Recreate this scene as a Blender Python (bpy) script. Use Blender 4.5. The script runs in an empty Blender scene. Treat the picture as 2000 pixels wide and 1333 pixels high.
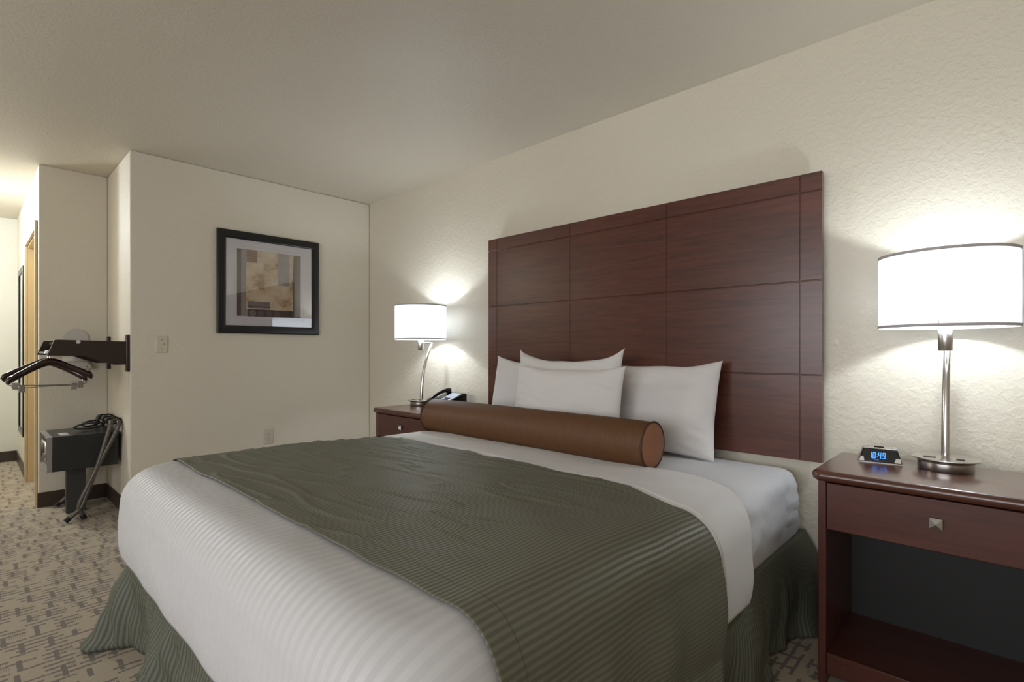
import bpy, bmesh, math, random
from mathutils import Vector, Matrix, noise
random.seed(7)
S = bpy.context.scene
COL = S.collection
PI = math.pi

# ---------------------------------------------------------------- camera
cd = bpy.data.cameras.new('camera'); cam = bpy.data.objects.new('camera', cd); COL.objects.link(cam)
cd.sensor_width = 36.0; cd.lens = 18.248; cd.shift_y = 0.00875; cd.clip_start = 0.02
cam.location = (0, -2.517, 1.12)
cam.rotation_euler = (PI/2, 0, math.atan2(0.6896, 0.7242))
S.camera = cam
S.view_settings.view_transform = 'Standard'; S.view_settings.look = 'None'
S.view_settings.gamma = 1.0; S.view_settings.use_curve_mapping = False
S.view_settings.exposure = 0.18
# ---------------------------------------------------------------- world, fill light
w = bpy.data.worlds.new('world'); S.world = w; w.use_nodes = True
w.node_tree.nodes['Background'].inputs[0].default_value = (0.80, 0.86, 1.0, 1)
w.node_tree.nodes['Background'].inputs[1].default_value = 0.6

def area(name, loc, rot, sx, sy, power, col):
    l = bpy.data.lights.new(name, 'AREA'); l.shape = 'RECTANGLE'; l.size = sx; l.size_y = sy
    l.energy = power; l.color = col
    o = bpy.data.objects.new(name, l); COL.objects.link(o); o.location = loc; o.rotation_euler = rot
    return o
# added fill at an invented window behind the camera (fills the pane opening, shines +y)
area('added_fill', (-0.6, -5.40, 1.42), (PI/2, 0, 0), 3.6, 1.4, 76, (0.97, 0.98, 1.0))
LAMP_POWER = 8.8
LAMP_COL = (0.84, 0.93, 1.0)
def point(name, loc, power, col, r=0.03):
    l = bpy.data.lights.new(name, 'POINT'); l.energy = power; l.color = col; l.shadow_soft_size = r
    o = bpy.data.objects.new(name, l); COL.objects.link(o); o.location = loc
    return o

# ---------------------------------------------------------------- helpers
def tag(o, label=None, cat=None, group=None, kind=None):
    for k, v in (('label', label), ('category', cat), ('group', group), ('kind', kind)):
        if v: o[k] = v
    return o

def empty(name, loc, label=None, cat=None, group=None, rz=0):
    o = bpy.data.objects.new(name, None); COL.objects.link(o); o.location = loc
    o.rotation_euler = (0, 0, rz); o.empty_display_size = .05
    return tag(o, label, cat, group)

class MB:
    def __init__(s): s.v = []; s.f = []; s.uv = {}; s.flat = set()
    def vert(s, p, uv=None):
        s.v.append(tuple(p)); i = len(s.v) - 1
        if uv is not None: s.uv[i] = uv
        return i
    def face(s, *i, flat=False):
        s.f.append(tuple(i))
        if flat: s.flat.add(len(s.f) - 1)
    def box(s, x0, x1, y0, y1, z0, z1):
        b = len(s.v)
        for z in (z0, z1):
            for x, y in ((x0, y0), (x1, y0), (x1, y1), (x0, y1)): s.vert((x, y, z))
        for q in ((0, 3, 2, 1), (4, 5, 6, 7), (0, 1, 5, 4), (1, 2, 6, 5), (2, 3, 7, 6), (3, 0, 4, 7)):
            s.face(*[b + k for k in q], flat=True)
        return s
    def grid(s, fn, nu, nv, uvfn=None, wrap=False):
        b = len(s.v)
        for j in range(nv + 1):
            for i in range(nu if wrap else nu + 1):
                s.vert(fn(i / nu, j / nv), uvfn(i / nu, j / nv) if uvfn else None)
        n = nu if wrap else nu + 1
        for j in range(nv):
            for i in range(nu):
                a = b + j * n + i; c = b + j * n + (i + 1) % n
                s.face(a, c, c + n, a + n)
        return s
    def tube(s, pts, r, n=12, caps=True, close=False):
        pts = [Vector(p) for p in pts]; m = len(pts); b = len(s.v)
        prev = None
        rr = r if isinstance(r, (list, tuple)) else [r] * m
        for k in range(m):
            if close: t = pts[(k + 1) % m] - pts[k - 1]
            else: t = pts[min(k + 1, m - 1)] - pts[max(k - 1, 0)]
            t.normalize()
            if prev is None:
                a = Vector((0, 0, 1)) if abs(t.z) < .9 else Vector((1, 0, 0))
                u = t.cross(a).normalized()
            else:
                u = (prev - t * prev.dot(t)).normalized()
            prev = u; w_ = t.cross(u)
            for i in range(n):
                an = 2 * PI * i / n
                s.vert(pts[k] + (u * math.cos(an) + w_ * math.sin(an)) * rr[k])
        for k in range(m if close else m - 1):
            k2 = (k + 1) % m
            for i in range(n):
                i2 = (i + 1) % n
                s.face(b + k * n + i, b + k * n + i2, b + k2 * n + i2, b + k2 * n + i)
        if caps and not close:
            s.face(*[b + i for i in range(n)][::-1], flat=True)
            s.face(*[b + (m - 1) * n + i for i in range(n)], flat=True)
        return s
    def lathe(s, prof, cx=0, cy=0, n=48, sx=1, sy=1):
        b = len(s.v); m = len(prof)
        for r, z in prof:
            for i in range(n):
                a = 2 * PI * i / n
                s.vert((cx + r * sx * math.cos(a), cy + r * sy * math.sin(a), z))
        for k in range(m - 1):
            for i in range(n):
                i2 = (i + 1) % n
                s.face(b + k * n + i, b + k * n + i2, b + (k + 1) * n + i2, b + (k + 1) * n + i)
        if prof[0][0] > 1e-6: s.face(*[b + i for i in range(n)][::-1], flat=True)
        if prof[-1][0] > 1e-6: s.face(*[b + (m - 1) * n + i for i in range(n)], flat=True)
        return s
    def prism(s, poly, axis, a0, a1):
        """poly: list of 2D points; axis the extrusion axis"""
        b = len(s.v); n = len(poly)
        for a in (a0, a1):
            for p, q in poly:
                s.vert({'x': (a, p, q), 'y': (p, a, q), 'z': (p, q, a)}[axis])
        s.face(*[b + i for i in range(n)][::-1], flat=True)
        s.face(*[b + n + i for i in range(n)], flat=True)
        for i in range(n):
            j = (i + 1) % n
            s.face(b + i, b + j, b + n + j, b + n + i, flat=True)
        return s
    def build(s, name, mat, parent=None, bevel=0, smooth=True, segs=2, solid=0, fix=True, autosmooth=None):
        me = bpy.data.meshes.new(name)
        me.from_pydata(s.v, [], s.f)
        if s.uv:
            ul = me.uv_layers.new(name='UVMap')
            for p in me.polygons:
                for li in p.loop_indices:
                    ul.data[li].uv = s.uv.get(me.loops[li].vertex_index, (0, 0))
        if fix:
            bm = bmesh.new(); bm.from_mesh(me)
            bmesh.ops.remove_doubles(bm, verts=bm.verts, dist=1e-6)
            bmesh.ops.recalc_face_normals(bm, faces=bm.faces); bm.to_mesh(me); bm.free()
        me.materials.append(mat)
        if smooth:
            if fix:
                me.polygons.foreach_set('use_smooth', [True] * len(me.polygons))
                me.set_sharp_from_angle(angle=math.radians(autosmooth or 35))
            else:
                me.polygons.foreach_set('use_smooth', [i not in s.flat for i in range(len(me.polygons))])
        o = bpy.data.objects.new(name, me); COL.objects.link(o)
        if parent is not None: o.parent = parent
        if solid:
            m = o.modifiers.new('solid', 'SOLIDIFY'); m.thickness = solid; m.offset = 0
        if bevel:
            m = o.modifiers.new('bevel', 'BEVEL'); m.width = bevel; m.segments = segs; m.limit_method = 'ANGLE'
            m.angle_limit = math.radians(40); m.harden_normals = False
        return o

def bx(name, mat, x0, x1, y0, y1, z0, z1, parent=None, bevel=0, **k):
    return MB().box(x0, x1, y0, y1, z0, z1).build(name, mat, parent, bevel, **k)

def rrect(hx, hy, r, n=6, cx=0, cy=0):
    out = []
    for sx, sy, a0 in ((1, 1, 0), (-1, 1, PI/2), (-1, -1, PI), (1, -1, 1.5 * PI)):
        for i in range(n + 1):
            a = a0 + PI / 2 * i / n
            out.append((cx + sx * (hx - r) + r * math.cos(a), cy + sy * (hy - r) + r * math.sin(a)))
    return out

def copy_tree(o, parent=None):
    c = o.copy(); COL.objects.link(c); c.parent = parent
    for ch in list(o.children): copy_tree(ch, c)
    return c

def sst(a, b, x):
    t = max(0.0, min(1.0, (x - a) / (b - a))); return t * t * (3 - 2 * t)
def nz(x, y, z=0.0): return noise.noise(Vector((x, y, z)))

# ---------------------------------------------------------------- material tools
def srgb(r, g, b):
    f = lambda c: (c / 255 / 12.92) if c / 255 <= .04045 else ((c / 255 + .055) / 1.055) ** 2.4
    return (f(r), f(g), f(b), 1)

class X:
    """small expression wrapper over math nodes"""
    nt = None
    def __init__(s, sock): s.s = sock
    @staticmethod
    def op(o, *a, clamp=False):
        n = X.nt.nodes.new('ShaderNodeMath'); n.operation = o; n.use_clamp = clamp
        for i, v in enumerate(a):
            if isinstance(v, X): X.nt.links.new(v.s, n.inputs[i])
            else: n.inputs[i].default_value = v
        return X(n.outputs[0])
    def __add__(s, o): return X.op('ADD', s, o)
    def __radd__(s, o): return X.op('ADD', o, s)
    def __sub__(s, o): return X.op('SUBTRACT', s, o)
    def __rsub__(s, o): return X.op('SUBTRACT', o, s)
    def __mul__(s, o): return X.op('MULTIPLY', s, o)
    def __rmul__(s, o): return X.op('MULTIPLY', o, s)
    def __truediv__(s, o): return X.op('DIVIDE', s, o)
    def lt(s, o): return X.op('LESS_THAN', s, o)
    def gt(s, o): return X.op('GREATER_THAN', s, o)
    def floor(s): return X.op('FLOOR', s)
    def frac(s): return X.op('FRACT', s)
    def sin(s): return X.op('SINE', s)
    def abs(s): return X.op('ABSOLUTE', s)
def wn(a, b, c=0.0):
    n = X.nt.nodes.new('ShaderNodeTexWhiteNoise'); n.noise_dimensions = '3D'
    cb = X.nt.nodes.new('ShaderNodeCombineXYZ')
    for i, v in enumerate((a, b, c)):
        if isinstance(v, X): X.nt.links.new(v.s, cb.inputs[i])
        else: cb.inputs[i].default_value = v
    X.nt.links.new(cb.outputs[0], n.inputs[0]); return X(n.outputs[0])

def newmat(name, base=(.5, .5, .5, 1), rough=.5, metal=0, **kw):
    m = bpy.data.materials.new(name); m.use_nodes = True
    p = m.node_tree.nodes['Principled BSDF']
    p.inputs['Base Color'].default_value = base; p.inputs['Roughness'].default_value = rough
    p.inputs['Metallic'].default_value = metal
    for k, v in kw.items(): p.inputs[k.replace('_', ' ')].default_value = v
    return m
def NT(m): X.nt = m.node_tree; return m.node_tree, m.node_tree.nodes['Principled BSDF']
def tex(nt, kind, scale, coord='Object', vscale=None, **kw):
    n = nt.nodes.new(kind)
    tc = nt.nodes.new('ShaderNodeTexCoord')
    src = tc.outputs[coord]
    if vscale:
        mp = nt.nodes.new('ShaderNodeMapping'); mp.inputs['Scale'].default_value = vscale
        nt.links.new(src, mp.inputs[0]); src = mp.outputs[0]
    nt.links.new(src, n.inputs['Vector']); n.inputs['Scale'].default_value = scale
    for k, v in kw.items(): n.inputs[k].default_value = v
    return n
def ramp(nt, fac, stops):
    r = nt.nodes.new('ShaderNodeValToRGB'); nt.links.new(fac, r.inputs[0])
    el = r.color_ramp.elements
    el[0].position = stops[0][0]; el[0].color = stops[0][1]
    el[1].position = stops[-1][0]; el[1].color = stops[-1][1]
    for p, c in stops[1:-1]:
        e = el.new(p); e.color = c
    return r.outputs[0]
def mixc(nt, fac, a, b):
    n = nt.nodes.new('ShaderNodeMix'); n.data_type = 'RGBA'
    for sock, v in ((n.inputs[0], fac), (n.inputs[6], a), (n.inputs[7], b)):
        if isinstance(v, X): nt.links.new(v.s, sock)
        elif isinstance(v, (tuple, list, float, int)): sock.default_value = v
        else: nt.links.new(v, sock)
    return n.outputs[2]
def bump(nt, p, h, strength, dist):
    b = nt.nodes.new('ShaderNodeBump'); b.inputs['Strength'].default_value = strength
    b.inputs['Distance'].default_value = dist
    nt.links.new(h.s if isinstance(h, X) else h, b.inputs['Height'])
    prev = p.inputs['Normal'].links
    if prev: nt.links.new(prev[0].from_socket, b.inputs['Normal'])
    nt.links.new(b.outputs[0], p.inputs['Normal'])
def uvxy(nt):
    tc = nt.nodes.new('ShaderNodeTexCoord'); sp = nt.nodes.new('ShaderNodeSeparateXYZ')
    nt.links.new(tc.outputs['UV'], sp.inputs[0]); return X(sp.outputs[0]), X(sp.outputs[1])
def objxyz(nt):
    tc = nt.nodes.new('ShaderNodeTexCoord'); sp = nt.nodes.new('ShaderNodeSeparateXYZ')
    nt.links.new(tc.outputs['Object'], sp.inputs[0]); return [X(o) for o in sp.outputs]

# ---------------------------------------------------------------- materials
def wall_mat(name, col, strength=.22, scale=40):
    m = newmat(name, col, .55); nt, p = NT(m)
    a = tex(nt, 'ShaderNodeTexNoise', scale, Detail=3.0, Roughness=.55, Distortion=.6)
    r = ramp(nt, a.outputs[0], [(.42, (0, 0, 0, 1)), (.62, (1, 1, 1, 1))])
    bump(nt, p, r, strength, .004)
    b = tex(nt, 'ShaderNodeTexNoise', scale * 4, Detail=2.0)
    bump(nt, p, b.outputs[0], .12, .002)
    return m
M_wall = wall_mat('wall_paint', srgb(215, 207, 190))
M_ceil = wall_mat('ceiling_paint', srgb(216, 208, 192), .12, 55)
M_white_wall = wall_mat('corridor_paint', srgb(214, 212, 200), .2)

def wood(name, c0, c1, axis='x', rough=.3, coat=.25):
    m = newmat(name, c0, rough); nt, p = NT(m)
    vs = {'x': (.9, 9, 12), 'z': (9, 9, .9), 'y': (9, .9, 12)}[axis]
    a = tex(nt, 'ShaderNodeTexNoise', 2.4, vscale=vs, Detail=6.0, Roughness=.6, Distortion=1.4)
    b = tex(nt, 'ShaderNodeTexNoise', 14, vscale=tuple(v for v in vs), Detail=3.0)
    f = X(a.outputs[0]) * .75 + X(b.outputs[0]) * .25
    c = ramp(nt, f.s, [(.30, c0), (.5, tuple((x + y) / 2 for x, y in zip(c0, c1))), (.72, c1)])
    nt.links.new(c, p.inputs['Base Color'])
    p.inputs['Coat Weight'].default_value = coat; p.inputs['Coat Roughness'].default_value = .25
    bump(nt, p, b.outputs[0], .04, .001)
    return m
M_mahog = wood('mahogany_board', srgb(60, 30, 22), srgb(98, 53, 38), 'x', .30, .2)
M_night = wood('nightstand_wood', srgb(66, 34, 28), srgb(92, 50, 42), 'x', .33, .2)
M_night_v = wood('nightstand_wood_vertical', srgb(66, 34, 28), srgb(90, 48, 42), 'z', .33, .2)
M_nighttop = wood('nightstand_top_wood', srgb(70, 38, 30), srgb(92, 54, 42), 'x', .24, .5)
M_darkback = newmat('dark_back_panel', srgb(33, 32, 31), .6)
M_black = newmat('black_plastic', srgb(14, 14, 15), .25)
M_blackmat = newmat('black_webbing', srgb(12, 12, 12), .8)
M_rubber = newmat('rubber', srgb(20, 20, 20), .7)
M_darkwood = newmat('espresso_wood', srgb(40, 22, 18), .35, Coat_Weight=.3)
M_hanger = newmat('hanger_wood', srgb(34, 10, 8), .2, Coat_Weight=.5, Coat_Roughness=.05)
M_chrome = newmat('chrome', (.75, .75, .76, 1), .15, 1)
M_rod = newmat('dark_rod_metal', (.12, .11, .10, 1), .3, 1)
M_clip = newmat('clip_metal', (.34, .32, .30, 1), .4, 1)
M_nickel = newmat('brushed_nickel', (.58, .55, .52, 1), .28, 1)
M_nickel_dk = newmat('brushed_nickel_pole', (.62, .60, .58, 1), .22, 1)
M_knob = newmat('satin_knob', (.72, .71, .70, 1), .32, 1)
M_safe = newmat('safe_paint', srgb(44, 44, 43), .34)
M_safe_face = newmat('safe_face', srgb(140, 136, 130), .4)
M_ped = newmat('pedestal_paint', srgb(58, 56, 54), .5)
M_rack = newmat('rack_tube_paint', srgb(92, 89, 82), .38, .3)
M_base = newmat('baseboard_vinyl', srgb(62, 50, 42), .4)
M_plate = newmat('switch_plate', srgb(205, 196, 176), .25)
M_slot = newmat('outlet_slot', srgb(70, 62, 50), .6)
M_outlet = newmat('outlet_plastic', srgb(200, 190, 175), .35)
M_iron = newmat('white_plastic', srgb(198, 194, 186), .4)
M_door = newmat('tan_door_paint', srgb(200, 178, 138), .45)
M_casing = newmat('tan_casing_paint', srgb(188, 168, 134), .45)
M_frame = newmat('black_frame_lacquer', srgb(14, 14, 15), .28)
M_mat = newmat('picture_mat', srgb(205, 202, 206), .7)
M_mirror = newmat('mirror_glass', (.9, .92, .92, 1), .02, 1)
M_label = newmat('paper_label', srgb(170, 168, 162), .6)

def fabric(name, col, rough=.85, weave=1400, bs=.15, sheen=.2):
    m = newmat(name, col, rough, Sheen_Weight=sheen); nt, p = NT(m)
    a = tex(nt, 'ShaderNodeTexNoise', 6, Detail=3.0)
    bump(nt, p, a.outputs[0], .12, .02)
    b = tex(nt, 'ShaderNodeTexNoise', 40, Detail=3.0)
    bump(nt, p, b.outputs[0], bs * .5, .003)
    return m
M_sheet = fabric('white_sheet', srgb(206, 206, 209), .75)
M_fold = fabric('white_top_sheet', srgb(205, 203, 202), .75)
M_pillow = fabric('pillowcase_cotton', srgb(212, 208, 206), .8)
M_bolster = newmat('bolster_satin', srgb(92, 56, 28), .62)
nt, p = NT(M_bolster)
ox, oy, oz = objxyz(nt)
a = tex(nt, 'ShaderNodeTexNoise', 30, vscale=(6, .6, .6), Detail=3.0)
c = ramp(nt, a.outputs[0], [(.3, srgb(84, 52, 25)), (.7, srgb(98, 63, 30))]); nt.links.new(c, p.inputs['Base Color'])
bump(nt, p, a.outputs[0], .08, .003)
M_bolstercap_lit = newmat('bolster_cap_lit', srgb(140, 92, 62), .6)  # lighter than the cover: light on the bolster end is put into the colour
M_piping = newmat('bolster_piping', srgb(62, 34, 20), .6)

def striped(name, ca, cb, period, ra, rb, axis=0, duty=.5, seam=None, sheen=.0):
    m = newmat(name, ca, ra, Sheen_Weight=sheen); nt, p = NT(m)
    u, v = uvxy(nt); q = u if axis == 0 else v
    s = ((q * (2 * PI / period)).sin() * 3.0 + (.5 + (duty - .5) * 3))
    s = X.op('MULTIPLY', s, 1.0, clamp=True)
    if seam is not None:
        d = (v - seam).abs().lt(.0016)
        c = mixc(nt, s, ca, cb)
        c = mixc(nt, d * .6, c, tuple(x * .55 for x in ca[:3]) + (1,))
    else: c = mixc(nt, s, ca, cb)
    nt.links.new(c, p.inputs['Base Color'])
    rr = s * (rb - ra) + ra
    nt.links.new(rr.s, p.inputs['Roughness'])
    a = tex(nt, 'ShaderNodeTexNoise', 9, Detail=3.0)
    bump(nt, p, a.outputs[0], .10, .02)
    return m
M_duvet = striped('duvet_stripe', srgb(199, 198, 199), srgb(192, 191, 192), .029, .5, .85)
M_scarf = striped('scarf_stripe', srgb(92, 92, 78), srgb(109, 109, 94), .0125, .75, .45, seam=-1.865)
M_skirt = striped('skirt_stripe', srgb(76, 78, 66), srgb(99, 101, 87), .013, .7, .6)

# carpet
M_carpet = newmat('carpet', srgb(150, 135, 112), .95, Sheen_Weight=.15)
nt, p = NT(M_carpet)
ox, oy, oz = objxyz(nt)
nzt = tex(nt, 'ShaderNodeTexNoise', 28, Detail=2.0)
wob = (X(nzt.outputs[0]) - .5)
L, Hh = .086, .130
bb = (ox + wob * .016) / Hh
row = bb.floor(); fb = bb.frac()
aa = oy + wn(row, 3.3) * (L * 7.0) + wob * .006
cell = (aa / L).floor(); fa = (aa / L).frac() * L
def rr(k): return wn(cell, row, k)
r1, r2, r3, r4, r5, r6 = [rr(k) for k in (1.7, 5.1, 9.9, 14.2, 21.5, 33.1)]
q0 = fa - r4 * .035 - .012           # along the line, from the bar
b0_ = r5 * .32
bar = q0.gt(0.0) * q0.lt(.0155) * fb.gt(b0_) * fb.lt(b0_ + .46 + r1 * .30)
dark = bar
for zl, ra_, rb_ in ((.05, r2, r6), (.30, r3, r1), (.55, r6, r5), (.80, r1, r2)):
    ln = fb.gt(zl) * fb.lt(zl + .088) * q0.gt(rb_ * -.05) * q0.lt(ra_ * .11 - .002) * ra_.gt(.24)
    dark = X.op('MAXIMUM', dark, ln)
tick = fb.gt(.40) * fb.lt(r2 * .10 + .52) + fb.gt(.12) * fb.lt(r6 * .10 + .22)
tick = tick * (oy * (2 * PI / .0062)).sin().gt(.1) * r3.gt(.55) * q0.gt(.02)
pile = tex(nt, 'ShaderNodeTexNoise', 420, Detail=2.0)
pn = X(pile.outputs[0])
base = mixc(nt, pn, srgb(142, 129, 107), srgb(184, 170, 147))
rib = (oy * (2 * PI / .0062)).sin() * .10 + .10
base = mixc(nt, rib, base, srgb(128, 114, 96))
base = mixc(nt, tick * .55, base, srgb(100, 88, 76))
dk = mixc(nt, pn, srgb(80, 71, 64), srgb(110, 99, 90))
c = mixc(nt, dark * .92, base, dk)
nt.links.new(c, p.inputs['Base Color'])
bump(nt, p, pn, .35, .004)

# lamp shade: thin fabric that lets the bulb's light through
M_shade = bpy.data.materials.new('shade_fabric'); M_shade.use_nodes = True
nt = M_shade.node_tree; nt.nodes.clear()
out = nt.nodes.new('ShaderNodeOutputMaterial'); d = nt.nodes.new('ShaderNodeBsdfDiffuse'); t = nt.nodes.new('ShaderNodeBsdfTranslucent')
d.inputs[0].default_value = (.82, .82, .84, 1); t.inputs[0].default_value = (.80, .84, .90, 1)
mx = nt.nodes.new('ShaderNodeMixShader'); mx.inputs[0].default_value = .22
nt.links.new(d.outputs[0], mx.inputs[1]); nt.links.new(t.outputs[0], mx.inputs[2]); nt.links.new(mx.outputs[0], out.inputs[0])
M_trim = newmat('shade_trim', srgb(188, 182, 182), .8)
M_bulb = newmat('bulb_glass', (1, 1, 1, 1), .4, Emission_Color=(.9, .95, 1, 1), Emission_Strength=6)
M_digits = newmat('blue_digits', (.02, .1, .4, 1), .4, Emission_Color=srgb(70, 150, 255), Emission_Strength=1.6)
M_digits_dim = newmat('blue_digits_dim', (.02, .05, .2, 1), .4, Emission_Color=srgb(30, 80, 200), Emission_Strength=.7)
M_fixture = newmat('ceiling_fixture_glow', (1, 1, 1, 1), .4, Emission_Color=(1, .96, .88, 1), Emission_Strength=5)
# picture glass: clear with a fresnel sheen
M_glass = bpy.data.materials.new('picture_glass'); M_glass.use_nodes = True
nt = M_glass.node_tree; nt.nodes.clear()
out = nt.nodes.new('ShaderNodeOutputMaterial'); tr = nt.nodes.new('ShaderNodeBsdfTransparent'); gl = nt.nodes.new('ShaderNodeBsdfGlossy')
gl.inputs['Roughness'].default_value = .01; lw = nt.nodes.new('ShaderNodeLayerWeight'); lw.inputs[0].default_value = .5; X.nt = nt
fz = X.op('POWER', X(lw.outputs['Facing']), 3.5) * .75 + .22
mx = nt.nodes.new('ShaderNodeMixShader'); nt.links.new(fz.s, mx.inputs[0])
nt.links.new(tr.outputs[0], mx.inputs[1]); nt.links.new(gl.outputs[0], mx.inputs[2]); nt.links.new(mx.outputs[0], out.inputs[0])

# artwork (plain abstract blocks of colour)
M_art = newmat('abstract_print', (.4, .35, .3, 1), .7)
nt, p = NT(M_art)
u0, v0 = uvxy(nt)
an = tex(nt, 'ShaderNodeTexNoise', 7, coord='UV', Detail=4.0, Roughness=.65)
an2 = tex(nt, 'ShaderNodeTexNoise', 3.2, coord='UV', Detail=5.0, Roughness=.6)
u = u0 + (X(an.outputs[0]) - .5) * .012; v = v0 + (X(an.outputs[0]) - .5) * .012
def rc(x0, x1, y0, y1, uu=None): 
    q = uu or u
    return q.gt(x0) * q.lt(x1) * v.gt(y0) * v.lt(y1)
c = mixc(nt, an2.outputs[0], srgb(62, 54, 50), srgb(84, 76, 70))
c = mixc(nt, rc(-1, .08, 0, 1), c, srgb(70, 66, 60))
c = mixc(nt, rc(.08, .18, 0, .99), c, srgb(140, 130, 130))
c = mixc(nt, rc(.88, .93, 0, 1), c, srgb(104, 98, 92))
c = mixc(nt, rc(.93, .985, 0, 1), c, srgb(122, 106, 100))
ub = u + (v * 3.0).sin() * .018 - .01
parch = ramp(nt, an2.outputs[0], [(.36, srgb(150, 118, 78)), (.47, srgb(196, 176, 146)), (.62, srgb(212, 198, 176))])
c = mixc(nt, rc(.155, .86, -1, .88, ub), c, parch)
c = mixc(nt, rc(.62, .80, .02, .50), c, mixc(nt, an.outputs[0], srgb(140, 134, 138), srgb(172, 162, 158)))
c = mixc(nt, rc(.16, .31, -1, .20), c, mixc(nt, an.outputs[0], srgb(104, 66, 50), srgb(142, 100, 80)))
for cx_, cy_, rr_ in ((.28, .07, .035), (.20, .15, .03)):
    dd = ((u - cx_) * (u - cx_) + (v - cy_) * (v - cy_))
    c = mixc(nt, dd.gt((rr_ - .007) ** 2) * dd.lt(rr_ ** 2) * .6, c, srgb(178, 140, 118))
c = mixc(nt, rc(.17, .50, .76, .86), c, mixc(nt, an.outputs[0], srgb(92, 82, 86), srgb(140, 128, 130)))
c = mixc(nt, rc(.17, .50, .83, .845), c, srgb(70, 58, 60))
c = mixc(nt, rc(.175, .86, .875, 1.1), c, srgb(50, 42, 42))
for cx_ in (.245, .365, .485, .605):
    dd = (u - cx_) * (u - cx_) + (v - .935) * (v - .935)
    c = mixc(nt, dd.lt(.0023) * (.75 if cx_ < .3 else .3), c, srgb(118, 108, 104))
nt.links.new(c, p.inputs['Base Color'])

# ================================================================= the room
H = 2.44
XL, XA, XE, XR = -4.178, -4.974, -7.25, 2.6
YB, YA, YF, YC = -1.776, -2.165, -5.5, -3.45
def st(o): o['kind'] = 'structure'; return o
st(bx('floor', M_carpet, XE - .15, XR + .15, YF - .15, .15, -.1, 0))
st(bx('ceiling', M_ceil, XE - .15, XR + .15, YF - .15, .15, H, H + .1))
st(bx('wall_back', M_wall, XL - .15, XR + .15, 0, .15, 0, H))
st(bx('wall_left', M_wall, XA - .1, XL, YB, 0, 0, H, bevel=.008))
st(bx('wall_alcove', M_wall, XA - .1, XA, YA, YB - .0005, 0, H, bevel=.004))
# corridor wall with its doorway
DX0, DX1, DH = -6.00, -5.10, 2.00
m = MB(); m.box(DX1, XA - .1005, YA, YA + .12, 0, H)
m.box(XE, DX0, YA, YA + .12, 0, H); m.box(DX0, DX1, YA, YA + .12, DH, H)
st(m.build('wall_corridor', M_wall))
st(bx('wall_end', M_white_wall, XE - .15, XE, YC - .1, YA + .3, 0, H))
st(bx('wall_hall', M_wall, XE, XL, YC - .12, YC, 0, H))
st(bx('wall_near_left', M_wall, XL - .12, XL, YF, YC - .1205, 0, H))
st(bx('wall_right', M_wall, XR, XR + .15, YF - .15, -.0005, 0, H))
WX0, WX1, WZ0, WZ1 = -2.5, 1.3, .65, 2.2
m = MB(); m.box(XL - .15, WX0, YF - .15, YF, 0, H).box(WX1, XR - .0005, YF - .15, YF, 0, H)
m.box(WX0, WX1, YF - .15, YF, 0, WZ0).box(WX0, WX1, YF - .15, YF, WZ1, H)
st(m.build('wall_front', M_wall))
# unseen window behind the camera, added to go with the fill light
wroot = empty('added_window_1', ((WX0 + WX1) / 2, YF - .08, WZ0)); wroot['kind'] = 'structure'
m = MB(); hw_ = (WX1 - WX0) / 2; hh_ = WZ1 - WZ0
m.box(-hw_, hw_, -.04, .04, 0, .05).box(-hw_, hw_, -.04, .04, hh_ - .05, hh_)
m.box(-hw_, -hw_ + .05, -.04, .04, .05, hh_ - .05).box(hw_ - .05, hw_, -.04, .04, .05, hh_ - .05).box(-.03, .03, -.04, .04, .05, hh_ - .05)
m.build('added_window_frame', M_iron, wroot)
# doorway: jambs, leaf, casing
dr = empty('door_1', ((DX0 + DX1) / 2, YA, 0)); dr['kind'] = 'structure'
hd = (DX1 - DX0) / 2
MB().box(-hd, hd, .075, .115, .005, DH - .02).build('door_panel', M_door, dr)
m = MB(); m.box(-hd, -hd + .018, .002, .075, 0, DH).box(hd - .018, hd, .002, .075, 0, DH).box(-hd + .018, hd - .018, .002, .075, DH - .018, DH)
m.build('door_jamb', M_door, dr)
m = MB()
for a, b in ((-hd - .055, -hd + .006), (hd - .006, hd + .055)):
    m.box(a, b, -.016, 0, 0, DH + .055)
m.box(-hd + .006, hd - .006, -.016, 0, DH - .006, DH + .055)
m.build('door_casing', M_casing, dr, bevel=.003)
# baseboards
BH, BT = .105, .009
st(bx('baseboard_back', M_base, XL + BT, XR, -BT, 0, 0, BH, bevel=.003))
st(bx('baseboard_left', M_base, XL, XL + BT, YB - BT, -BT, 0, BH, bevel=.003))
st(bx('baseboard_alcove_side', M_base, XA + BT, XL, YB - BT, YB, 0, BH, bevel=.003))
st(bx('baseboard_alcove', M_base, XA, XA + BT, YA - BT, YB - BT, 0, BH, bevel=.003))
st(bx('baseboard_corridor', M_base, XE + BT, DX0 - .056, YA - BT, YA, 0, BH, bevel=.003))
st(bx('baseboard_end', M_base, XE, XE + BT, YC, YA - BT, 0, BH, bevel=.003))
# corridor ceiling light
fx = empty('ceiling_light', (-5.85, -2.95, H), 'round white dome ceiling light in the corridor', 'light')
MB().lathe([(.0, -.085), (.06, -.08), (.12, -.06), (.15, -.03), (.155, -.012)], n=40).build('dome', M_fixture, fx)
MB().lathe([(.165, -.014), (.168, -.007), (.165, 0)], n=40).build('rim', M_nickel, fx)
point('corridor_bulb', (-5.85, -2.95, H - .16), 66, (.88, .95, 1), .10)

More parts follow.
